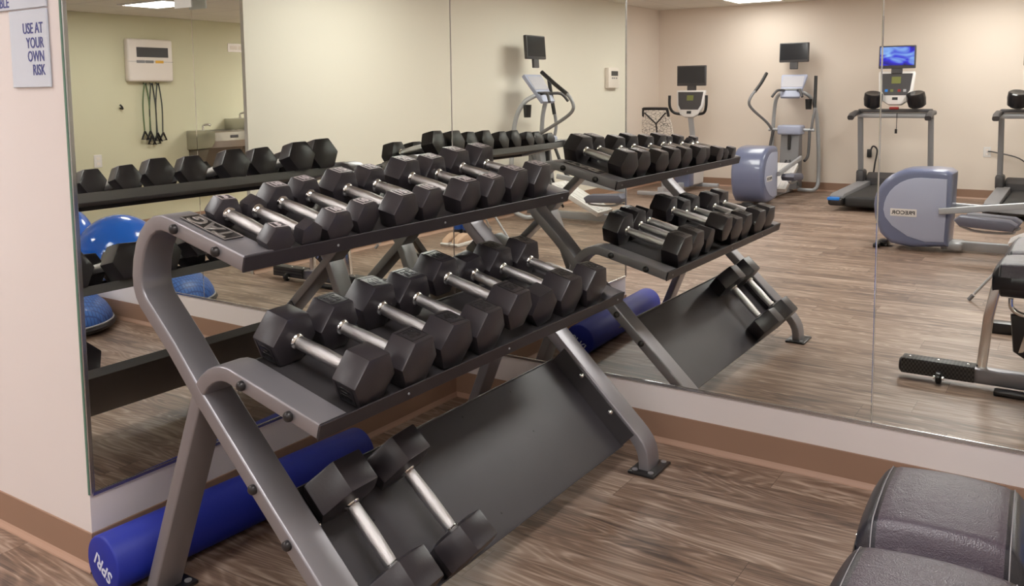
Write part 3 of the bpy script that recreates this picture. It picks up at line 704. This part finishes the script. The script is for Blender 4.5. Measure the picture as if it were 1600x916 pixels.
    bm = bmesh.new(); tube(bm, [(1.62, -.29, .80), (1.62, .29, .80)], .020, 12); finish('pivot_shaft', bm, M['silver'], t, 50)
    for sg in (1, -1):
        bm = bmesh.new(); tube(bm, [(1.62, sg * .23, .80), (1.50, sg * .25, .50), (1.42, sg * .225, .42)], .018, 10, 5); finish('rocker_link', bm, M['dgrey'], t, 50)
        if sg == back:
            bp_, gp_ = [(1.62, sg * .25, .80), (1.46, sg * .27, .90), (1.14, sg * .34, 1.06), (1.03, sg * .36, 1.15), (1.06, sg * .34, 1.24), (1.14, sg * .31, 1.31)], [(1.12, sg * .315, 1.295), (1.28, sg * .29, 1.40), (1.44, sg * .275, 1.52)]
        else:
            bp_, gp_ = [(1.62, sg * .25, .80), (1.60, sg * .27, .92), (1.61, sg * .285, 1.02), (1.63, sg * .285, 1.12)], [(1.625, sg * .285, 1.08), (1.66, sg * .28, 1.28), (1.69, sg * .275, 1.48)]
        bm = bmesh.new(); tube(bm, bp_, .017, 10, 6); hb = finish('handlebar', bm, M['grey'], t, 50)
        bm = bmesh.new(); tube(bm, gp_, .021, 10, 4); finish('hand_grip', bm, M['black'], hb, 50)
        bm = bmesh.new(); tube(bm, [(1.58, sg * .08, 1.30), (1.46, sg * .14, 1.30), (1.40, sg * .19, 1.22)], .016, 10, 4); finish('fixed_grip', bm, M['dgrey'], t, 50)
    bm = bmesh.new(); lathe(bm, [(0, 0), (.036, 0), (.044, .13), (.040, .13), (.034, .01), (0, .01)], 16, T(1.66, .20, 1.06)); finish('bottle_holder', bm, M['black'], t, 40)
    # console + monitor
    cm = T(1.56, 0, 1.25) @ rot('Y', math.radians(36))
    bm = bmesh.new(); prism(bm, [(-.12, -.05), (.12, -.05), (.165, .28), (.16, .30), (-.16, .30), (-.165, .28)], -.022, .022, .01, 2, mtx=cm @ rot('Z', PI / 2)); cs = finish('console', bm, M['lav'], t, 40)
    bm = bmesh.new(); box(bm, (-.026, -.135, .10), (-.021, .135, .27), .001, 1, cm); finish('console_face', bm, M['face'], cs, 0)
    bm = bmesh.new(); box(bm, (-.030, -.13, .045), (-.021, .13, .07), .002, 1, cm); finish('button_row', bm, M['black'], cs, 0)
    mo = T(1.68, 0, 1.66) @ rot('Y', math.radians(4))
    bm = bmesh.new(); box(bm, (-.02, -.185, 0), (.02, .185, .245), .008, 2, mo); box(bm, (-.012, -.05, -.09), (.02, .05, .02), .005, 1, mo); mn = finish('monitor', bm, M['dgrey'], t, 30)
    bm = bmesh.new(); box(bm, (-.0225, -.17, .028), (-.0195, .17, .232), .0, 1, mo); finish('screen', bm, M['screen'], mn, 0)
    for o in t.children_recursive:
        if o.name not in before and o.parent == t: o.location.x += .12
    return t
M['ink_black'] = mat('black_ink', rgb(28, 28, 32), 0.5)
elliptical('elliptical trainer with large blue-grey housing, on the floor facing the right-hand wall', (.80, -4.85, 0), 0)
elliptical('elliptical trainer facing the back wall, between the treadmill and the recumbent bike', (-.93, -6.62, 0), -PI / 2, True, -1)

# ---------------------------------------------------------------- treadmills
def treadmill(label, loc, rz, lit):
    t = thing('treadmill', label, 'treadmill', loc, rz, 'treadmills by the back wall')
    bm = bmesh.new(); prism(bm, [(.06, .09), (1.75, .14), (1.75, .06), (.10, .05)], -.36, .36, .01, 2); finish('deck', bm, M['black'], t, 30)
    bm = bmesh.new(); box(bm, (.04, -.27, .05), (1.5, .27, .165), .03, 3); finish('running_belt', bm, M['belt'], t, 40)
    for sg in (1, -1):
        bm = bmesh.new(); prism(bm, [(.02, .10), (.03, .165), (.10, .185), (1.5, .205), (1.5, .12), (.10, .07)], sg * .275, sg * .415, .012, 2); rl = finish('side_rail', bm, M['grey'], t, 40)
        bm = bmesh.new(); box(bm, (-.02, min(sg * .27, sg * .425), .06), (.12, max(sg * .27, sg * .425), .15), .03, 3); ec = finish('end_cap', bm, M['black'], rl, 40)
        bm = bmesh.new(); box(bm, (-.025, min(sg * .30, sg * .43), .118), (.09, max(sg * .30, sg * .43), .152), .012, 2); finish('accent_strip', bm, M['blue_accent'], ec, 40)
        bm = bmesh.new(); sweep(bm, [(1.42, sg * .385, .18), (1.36, sg * .385, .60), (1.30, sg * .385, 1.02)], rrect(.085, .055, .015), side=(0, 1, 0)); up = finish('upright_post', bm, M['grey'], t, 40)
        bm = bmesh.new(); box(bm, (1.33, min(sg * .34, sg * .43), .17), (1.55, max(sg * .34, sg * .43), .34), .03, 2); finish('post_boot', bm, M['dgrey'], up, 40)
        bm = bmesh.new(); sweep(bm, [(1.36, sg * .40, 1.03), (1.20, sg * .405, 1.035), (.98, sg * .41, 1.01), (.90, sg * .41, .98)], rrect(.055, .07, .02), side=(0, 1, 0)); finish('handrail', bm, M['dgrey'], t, 40)
        bm = bmesh.new(); lathe(bm, [(0, 0), (.07, 0), (.095, .02), (.105, .10), (.10, .16), (.085, .17), (0, .16)], 24, T(1.26, sg * .245, 1.10) @ rot('Y', math.radians(-18)) @ rot('X', sg * .12)); finish('fan_pod', bm, M['black_gloss'], t, 40)
    bm = bmesh.new(); prism(bm, [(1.42, .10), (1.42, .24), (1.55, .30), (1.75, .26), (1.78, .08)], -.34, .34, .03, 3); finish('motor_hood', bm, M['dgrey'], t, 40)
    bm = bmesh.new(); sweep(bm, [(1.29, -.40, 1.0), (1.29, .40, 1.0)], rrect(.06, .075, .02), side=(1, 0, 0)); cb = finish('crossbar', bm, M['silver'], t, 40)
    bm = bmesh.new(); box(bm, (1.22, -.40, 1.035), (1.36, .40, 1.075), .015, 2); tyb = finish('console_tray', bm, M['dgrey'], t, 40)
    bm = bmesh.new(); box(bm, (1.205, -.05, 1.07), (1.25, .05, 1.10), .006, 1); finish('stop_key', bm, M['red'], tyb, 40)
    bm = bmesh.new(); tube(bm, [(1.24, .03, 1.03), (1.24, .03, .86), (1.24, .025, .83)], .004, 6); lathe(bm, [(0, 0), (.014, .0), (.014, .05), (0, .055)], 10, T(1.24, .025, .79)); finish('safety_cord', bm, M['black'], tyb, 40)
    cm = T(1.27, 0, 1.12) @ rot('Y', math.radians(14))
    bm = bmesh.new(); prism(bm, [(-.07, .0), (.07, .0), (.14, .05), (.185, .16), (.20, .38), (.19, .40), (-.19, .40), (-.20, .38), (-.185, .16), (-.14, .05)], -.03, .03, .015, 2, mtx=cm @ rot('Z', PI / 2)); cs = finish('console', bm, M['white'], t, 40)
    bm = bmesh.new(); prism(bm, [(-.12, .11), (.12, .11), (.155, .17), (.175, .37), (-.175, .37), (-.155, .17)], .029, .034, .001, 1, mtx=cm @ rot('Z', PI / 2)); finish('control_panel', bm, M['dgrey'], cs, 30)
    bm = bmesh.new(); box(bm, (-.0375, -.05, .25), (-.033, .05, .33), 0, 1, cm); finish('lcd_display', bm, M['lcd'], cs, 0)
    bm = bmesh.new(); box(bm, (-.036, -.03, .055), (-.029, .03, .085), 0, 1, cm); finish('badge', bm, M['ink_black'], cs, 0)
    for y, mm in ((-.10, M['blue_accent']), (-.04, M['lcd']), (.04, M['red']), (.10, M['silver'])):
        bm = bmesh.new(); box(bm, (-.0365, y - .016, .15), (-.0335, y + .016, .18), 0, 1, cm); finish('control_button', bm, mm, cs, 0)
    mo = T(1.33, 0, 1.545) @ rot('Y', math.radians(4))
    bm = bmesh.new(); box(bm, (-.02, -.20, 0), (.02, .20, .265), .008, 2, mo); box(bm, (-.012, -.06, -.06), (.02, .06, .02), .005, 1, mo); mn = finish('monitor', bm, M['dgrey'], t, 30)
    bm = bmesh.new(); box(bm, (-.0225, -.185, .035), (-.0195, .185, .25), .0, 1, mo); finish('screen', bm, M['bluescreen'] if lit else M['screen'], mn, 0)
    return t
M['black_gloss'] = mat('glossy_black', rgb(26, 25, 28), 0.16)
treadmill('treadmill with a lit blue screen, nearest the upright elliptical', (.35, -6.78, 0), -PI / 2, True)
treadmill('treadmill with a dark screen, nearest the right-hand wall', (1.83, -6.78, 0), -PI / 2, False)

# ---------------------------------------------------------------- recumbent bike
bk = thing('recumbent_bike', 'recumbent exercise bike with white mesh seat back in the far corner', 'exercise bike', (-2.15, -7.1, 0), -PI / 2)
bm = bmesh.new(); sweep(bm, [(-.05, 0, .08), (1.2, 0, .08)], rrect(.08, .09, .015), side=(0, 0, 1)); box(bm, (-.10, -.30, .02), (-.03, .30, .07), .012); box(bm, (1.12, -.30, .02), (1.19, .30, .07), .012); finish('base_frame', bm, M['silver'], bk, 30)
bm = bmesh.new(); prism(bm, [(.62, .07), (.66, .42), (.80, .50), (1.05, .46), (1.16, .25), (1.14, .07)], -.10, .10, .03, 3); hs = finish('drive_housing', bm, M['white'], bk, 40)
bm = bmesh.new(); prism(bm, [(.60, .07), (.62, .40), (.70, .44), (.78, .30), (.78, .07)], -.107, .107, .02, 2); finish('housing_trim', bm, M['bluegrey'], hs, 40)
for sg in (1, -1):
    bm = bmesh.new(); tube(bm, [(.78, sg * .11, .30), (.78 + sg * .10, sg * .14, .30 + sg * .10)], .013, 8); box(bm, (.74 + sg * .10, min(sg * .14, sg * .25), .285 + sg * .10), (.84 + sg * .10, max(sg * .14, sg * .25), .315 + sg * .10), .01); finish('pedal', bm, M['black'], bk, 40)
bm = bmesh.new(); box(bm, (-.08, -.22, .50), (.34, .22, .58), .03, 3); st = finish('seat', bm, M['black'], bk, 40)
bm = bmesh.new(); sweep(bm, [(.10, 0, .10), (.08, 0, .52)], rrect(.09, .08, .015), side=(0, 1, 0)); finish('seat_post', bm, M['silver'], bk, 40)
bm_ = T(-.10, 0, .60) @ rot('Y', math.radians(-14))
bm = bmesh.new(); prism(bm, [(-.21, 0), (.21, 0), (.20, .30), (.155, .50), (-.155, .50), (-.20, .30)], -.012, .012, .008, 2, mtx=bm_ @ rot('Z', PI / 2)); sb = finish('seat_back', bm, M['seat_mesh'], bk, 40)
bm = bmesh.new(); tube(bm, [bm_ @ V((0, y, z)) for y, z in ((-.165, .42), (-.155, .50), (-.13, .515), (.13, .515), (.155, .50), (.165, .42))], .018, 10, 4); finish('seat_back_rim', bm, M['black'], sb, 50)
bm = bmesh.new()
for pts in (((-.14, .47), (0, .33)), ((.14, .47), (0, .33)), ((0, .33), (0, .0))): tube(bm, [bm_ @ V((-.017, y, z)) for y, z in pts], .009, 8)
finish('back_strap', bm, M['black'], sb, 50)
bm = bmesh.new(); sweep(bm, [(1.0, 0, .40), (.98, 0, .70), (.88, 0, 1.05)], rrect(.07, .06, .015), side=(0, 1, 0)); finish('console_mast', bm, M['silver'], bk, 40)
cm = T(.86, 0, .96) @ rot('Y', math.radians(12))
bm = bmesh.new(); prism(bm, [(-.06, .0), (.06, .0), (.13, .04), (.18, .14), (.20, .36), (-.20, .36), (-.18, .14), (-.13, .04)], -.03, .03, .015, 2, mtx=cm @ rot('Z', PI / 2)); cs = finish('console', bm, M['white'], bk, 40)
bm = bmesh.new(); prism(bm, [(-.12, .10), (.12, .10), (.155, .16), (.175, .335), (-.175, .335), (-.155, .16)], .029, .034, .001, 1, mtx=cm @ rot('Z', PI / 2)); finish('control_panel', bm, M['dgrey'], cs, 30)
bm = bmesh.new(); box(bm, (-.037, -.045, .22), (-.033, .045, .29), 0, 1, cm); finish('lcd_display', bm, M['lcd'], cs, 0)
bm = bmesh.new(); box(bm, (-.036, -.03, .045), (-.029, .03, .08), 0, 1, cm); finish('badge', bm, M['ink_black'], cs, 0)
mo = T(.93, 0, 1.375)
bm = bmesh.new(); box(bm, (-.02, -.20, 0), (.02, .20, .265), .008, 2, mo); box(bm, (-.012, -.06, -.08), (.02, .06, .02), .005, 1, mo); mn = finish('monitor', bm, M['dgrey'], bk, 30)
bm = bmesh.new(); box(bm, (-.0225, -.185, .035), (-.0195, .185, .25), 0, 1, mo); finish('screen', bm, M['screen'], mn, 0)
for sg in (1, -1):
    bm = bmesh.new(); tube(bm, [(.90, sg * .06, 1.0), (.84, sg * .20, 1.02), (.80, sg * .25, 1.10), (.80, sg * .255, 1.25)], .019, 10, 5); finish('hand_grip', bm, M['black'], bk, 50)

# ---------------------------------------------------------------- balance trainer, balls and their stand
bo = thing('balance_dome', 'blue textured half-ball balance trainer on a black base near the front mirror', 'balance trainer', (2.60, -.36, 0))
bm = bmesh.new(); lathe(bm, [(0, .012), (.285, .012), (.315, .022), (.325, .04), (.318, .052), (.30, .056), (0, .056)], 48); finish('platform', bm, M['black'], bo, 40)
bm = bmesh.new(); lathe(bm, [(.305, .055), (.308, .062), (.30, .095), (.275, .14), (.23, .182), (.17, .214), (.10, .233), (0, .240)], 48); dm = finish('dome', bm, M['bosu'], bo, 60)
bm = bmesh.new(); lathe(bm, [(.300, .054), (.314, .055), (.314, .060), (.305, .064)], 48); finish('rim_band', bm, M['silver'], bo, 40)
bm = bmesh.new()
for k in range(4): lathe(bm, [(0, 0), (.03, 0), (.03, .014), (0, .014)], 12, T(.24 * math.cos(k * PI / 2 + .78), .24 * math.sin(k * PI / 2 + .78), 0))
finish('rubber_foot', bm, M['black'], bo, 40)
def ball(x, y, z, r, label):
    bm = bmesh.new(); bmesh.ops.create_uvsphere(bm, u_segments=48, v_segments=24, radius=r); o = finish('exercise_ball', bm, M['ball'], None, 60, (x, y, z)); tag(o, label, 'exercise ball', 'glossy blue exercise balls')
ball(3.06, -.36, .275, .275, 'glossy blue exercise ball on the floor, the one nearer the dumbbell rack')
ball(3.95, -.40, .285, .285, 'glossy blue exercise ball on the floor, farther into the corridor')

# ---------------------------------------------------------------- things on the far corridor wall
wc = thing('wall_controller', 'large cream wall controller with grey display above hanging exercise bands', 'wall controller', (XC, -2.285, 1.465))
bm = bmesh.new(); box(bm, (-.075, -.245, 0), (0, .245, .41), .02, 3); cb = finish('casing', bm, M['cream_plastic'], wc, 40)
bm = bmesh.new(); box(bm, (-.0775, -.19, .235), (-.074, .155, .33), 0); finish('display', bm, M['dgrey'], wc, 0)
for y, mm in ((.135 - .02, M['grey']), (.02, M['grey']), (-.09, M['yellow'])):
    bm = bmesh.new(); box(bm, (-.0785, y - .045, .178), (-.074, y + .045, .205), .002, 1); finish('button', bm, mm, wc, 0)
bm = bmesh.new(); box(bm, (-.0765, -.245, .190), (-.0745, .245, .193), 0); finish('cover_seam', bm, M['grey'], wc, 0)
# bands
for i, (y, zb, mm, lab) in enumerate(((-2.235, .985, 'green_cord', 'green tube exercise band with black handles hanging on the corridor wall, nearest the outlet'), (-2.305, .935, 'dark_cord', 'dark tube exercise band hanging lowest under the wall controller'), (-2.375, .965, 'dark_cord', 'dark tube exercise band hanging nearest the drinking fountains'))):
    t = thing('exercise_band', lab, 'exercise band', (XC - .03, y, zb - .10), 0, 'exercise bands under the wall controller')
    zt_ = 1.44 - zb + .10; zz = .10
    bm = bmesh.new(); tube(bm, [(0, -.03, zz + .0), (0, -.035, zz + .25), (0, -.012, zt_ - .02), (0, 0, zt_), (0, .012, zt_ - .02), (0, .035, zz + .25), (0, .03, zz)], .0065, 8, 6); finish('tube', bm, M[mm], t, 50)
    for sg in (1, -1):
        bm = bmesh.new(); c = V((0 - .01 * (sg > 0), sg * .034, zz - .005))
        tube(bm, [c, c + V((0, sg * .035, -.075)), c + V((0, -sg * .045, -.085)), c], .0095, 8); finish('handle', bm, M['black'], t, 40)
    bm = bmesh.new(); tube(bm, [(.03, 0, zt_ + .012), (-.012, 0, zt_ - .010), (-.016, 0, zt_ + .012)], .005, 8); finish('hook', bm, M['black'], t, 40)
bm = bmesh.new(); tube(bm, [(0, 0, 0), (-.035, 0, -.005), (-.045, .012, .012), (-.04, .03, .035)], .009, 8, 4); tag(finish('wall_hook', bm, M['black'], None, 40, (XC, -1.98, 1.21)), 'small black hook on the corridor wall beside the exercise bands', 'hook')
def outlet(loc, rz, label, cord=False):
    t = thing('wall_outlet', label, 'outlet', loc, rz, 'white wall outlets')
    bm = bmesh.new(); box(bm, (-.04, -.006, -.06), (.04, 0, .06), .003, 1); finish('cover_plate', bm, M['white'], t, 30)
    for z in (-.025, .025):
        bm = bmesh.new(); box(bm, (-.016, -.009, z - .014), (.016, -.005, z + .014), .004, 1); finish('socket', bm, M['cream_plastic'], t, 30)
    return t
outlet((XC, -1.72, .72), -PI / 2, 'white wall outlet low on the corridor wall below the hook')
outlet((1.27, YB, .56), PI, 'white wall outlet on the back wall between the two treadmills')
bm = bmesh.new(); tube(bm, [(1.28, YB + .012, .57), (1.36, YB + .03, .56), (1.6, YB + .05, .50), (1.75, YB + .06, .36), (1.86, YB + .06, .22)], .007, 8, 6); tag(finish('power_cord', bm, M['dgrey'], None, 50), 'grey power cord from the back wall outlet to the right treadmill', 'cord')
bm = bmesh.new(); tube(bm, [(-.02, YB + .02, .52), (.02, YB + .05, .60), (.07, YB + .05, .55), (.05, YB + .06, .38), (.03, YB + .06, .20)], .010, 8, 6); box(bm, (-.05, YB, .46), (.0, YB + .045, .56), .004); tag(finish('power_cord', bm, M['black'], None, 50), 'black power cord plugged in behind the treadmill with the blue screen', 'cord')
def fountain(y, ztop, label):
    t = thing('drinking_fountain', label, 'drinking fountain', (XC, y, ztop), 0, 'twin drinking fountains')
    bm = bmesh.new(); prism(bm, [(-.46, -.015), (-.46, -.10), (-.40, -.17), (-.05, -.20), (0, -.20), (0, .0), (-.44, .0)], -.235, .235, .012, 2); bd = finish('basin', bm, M['steel'], t, 30)
    bm = bmesh.new(); lathe(bm, [(.16, .0), (.165, .004), (.15, .004), (.10, -.004), (0, -.006)], 28, T(-.26, 0, .0)); finish('bowl', bm, M['chrome'], bd, 40)
    bm = bmesh.new(); tube(bm, [(-.10, .10, 0), (-.10, .10, .045), (-.14, .08, .06), (-.17, .06, .05)], .012, 10, 4); finish('spout', bm, M['chrome'], bd, 40)
    bm = bmesh.new(); box(bm, (-.464, -.05, -.075), (-.458, .05, -.045), .002); finish('push_bar', bm, M['dgrey'], bd, 30)
    bm = bmesh.new(); prism(bm, [(-.34, -.17), (0, -.19), (0, -.52), (-.16, -.52)], -.215, .215, .01, 2); finish('apron', bm, M['fdark'], t, 30)
fountain(-2.93, .965, 'lower stainless drinking fountain on the corridor wall, nearer the controller')
fountain(-3.41, 1.075, 'higher stainless drinking fountain on the corridor wall, beside the lower one')
bm = bmesh.new(); box(bm, (-.008, -.10, -.045), (0, .10, .045), .002, 1)
sg_ = thing('wall_plaque', 'faint cream plaque on the corridor wall above the drinking fountains', 'plaque', (XC, -3.36, 1.83))
finish('plaque_panel', bm, M['cream_plastic'], sg_, 0)
bm = bmesh.new()
for y0_, y1_ in ((.02, .07), (-.02, .01), (-.08, -.04)): box(bm, (-.010, y0_, -.02), (-.008, y1_, .02), 0)
finish('plaque_relief', bm, M['wall'], sg_, 0)
# small thermostat on the right wall
ts = thing('thermostat', 'small cream thermostat on the white wall behind the near elliptical', 'thermostat', (XR, -7.07, 1.355))
bm = bmesh.new(); box(bm, (-.06, -.15, 0), (0, .15, .26), .012, 2); finish('casing', bm, M['cream_plastic'], ts, 40)
bm = bmesh.new(); box(bm, (-.0625, -.10, .155), (-.059, .08, .215), 0); finish('display', bm, M['dgrey'], ts, 0)
for y in (-.06, 0, .05):
    bm = bmesh.new(); box(bm, (-.0635, y - .018, .118), (-.059, y + .018, .135), .001, 1); finish('button', bm, M['grey'], ts, 0)

# ---------------------------------------------------------------- tripod under the viewpoint, shoes
tp = thing('camera_tripod', 'slim silver tripod standing behind the padded bench', 'tripod', (2.29, -3.02, 0))
for (fx, fy), tops in (((1.69, -3.06), .05), ((2.49, -3.84), .05), ((2.80, -2.55), .05)):
    f_ = V((fx - 2.29, fy + 3.02, .006)); a_ = V((0, 0, .82)); d_ = (a_ - f_)
    bm = bmesh.new(); tube(bm, [f_ + d_ * .05, f_ + d_ * .62], .009, 10); lg = finish('leg', bm, M['silver'], tp, 50)
    bm = bmesh.new(); tube(bm, [f_ + d_ * .60, a_], .014, 10); finish('leg_sleeve', bm, M['silver'], lg, 50)
    bm = bmesh.new(); tube(bm, [f_, f_ + d_ * .04], .013, 10); finish('rubber_foot', bm, M['grey'], lg, 50)
bm = bmesh.new(); lathe(bm, [(0, .79), (.035, .79), (.035, .85), (.02, .87), (0, .87)], 16); finish('apex', bm, M['black'], tp, 40)
for x, lab in ((2.26, 'blue and tan sneaker with white sole, the one nearer the tripod leg by the bench'), (2.365, 'blue and tan sneaker with white sole, the one nearer the right wall')):
    t = thing('sneaker', lab, 'shoe', (x, -3.12, 0), 0, 'pair of sneakers')
    bm = bmesh.new(); prism(bm, [(-.09, 0), (.17, 0), (.18, .02), (.17, .03), (-.09, .035), (-.10, .02)], -.042, .042, .008, 2, mtx=rot('Z', PI / 2)); finish('sole', bm, M['white'], t, 40)
    bm = bmesh.new(); prism(bm, [(-.085, .03), (.165, .028), (.15, .06), (.06, .10), (-.085, .105)], -.038, .038, .015, 3, mtx=rot('Z', PI / 2)); finish('upper', bm, M['orange'], t, 40)
    bm = bmesh.new(); lathe(bm, [(.043, .09), (.044, .125), (.043, .125)], 18, T(0, -.035, 0)); finish('collar', bm, M['black'], t, 40)
    bm = bmesh.new(); lathe(bm, [(.040, .10), (.043, .16), (.045, .22), (.040, .22), (.036, .12)], 18, T(0, -.035, 0)); finish('sock', bm, M['blue_cloth'], t, 40)

# ---------------------------------------------------------------- light and colour
w = bpy.data.worlds.new('world'); bpy.context.scene.world = w; w.use_nodes = True
w.node_tree.nodes['Background'].inputs[0].default_value = (0.9, 0.93, 1.0, 1); w.node_tree.nodes['Background'].inputs[1].default_value = 0.4
sc = bpy.context.scene
sc.view_settings.view_transform = 'Standard'; sc.view_settings.look = 'None'; sc.view_settings.exposure = 0.12; sc.view_settings.gamma = 1.03
sc.cycles.max_bounces = 10; sc.cycles.glossy_bounces = 8; sc.cycles.diffuse_bounces = 5
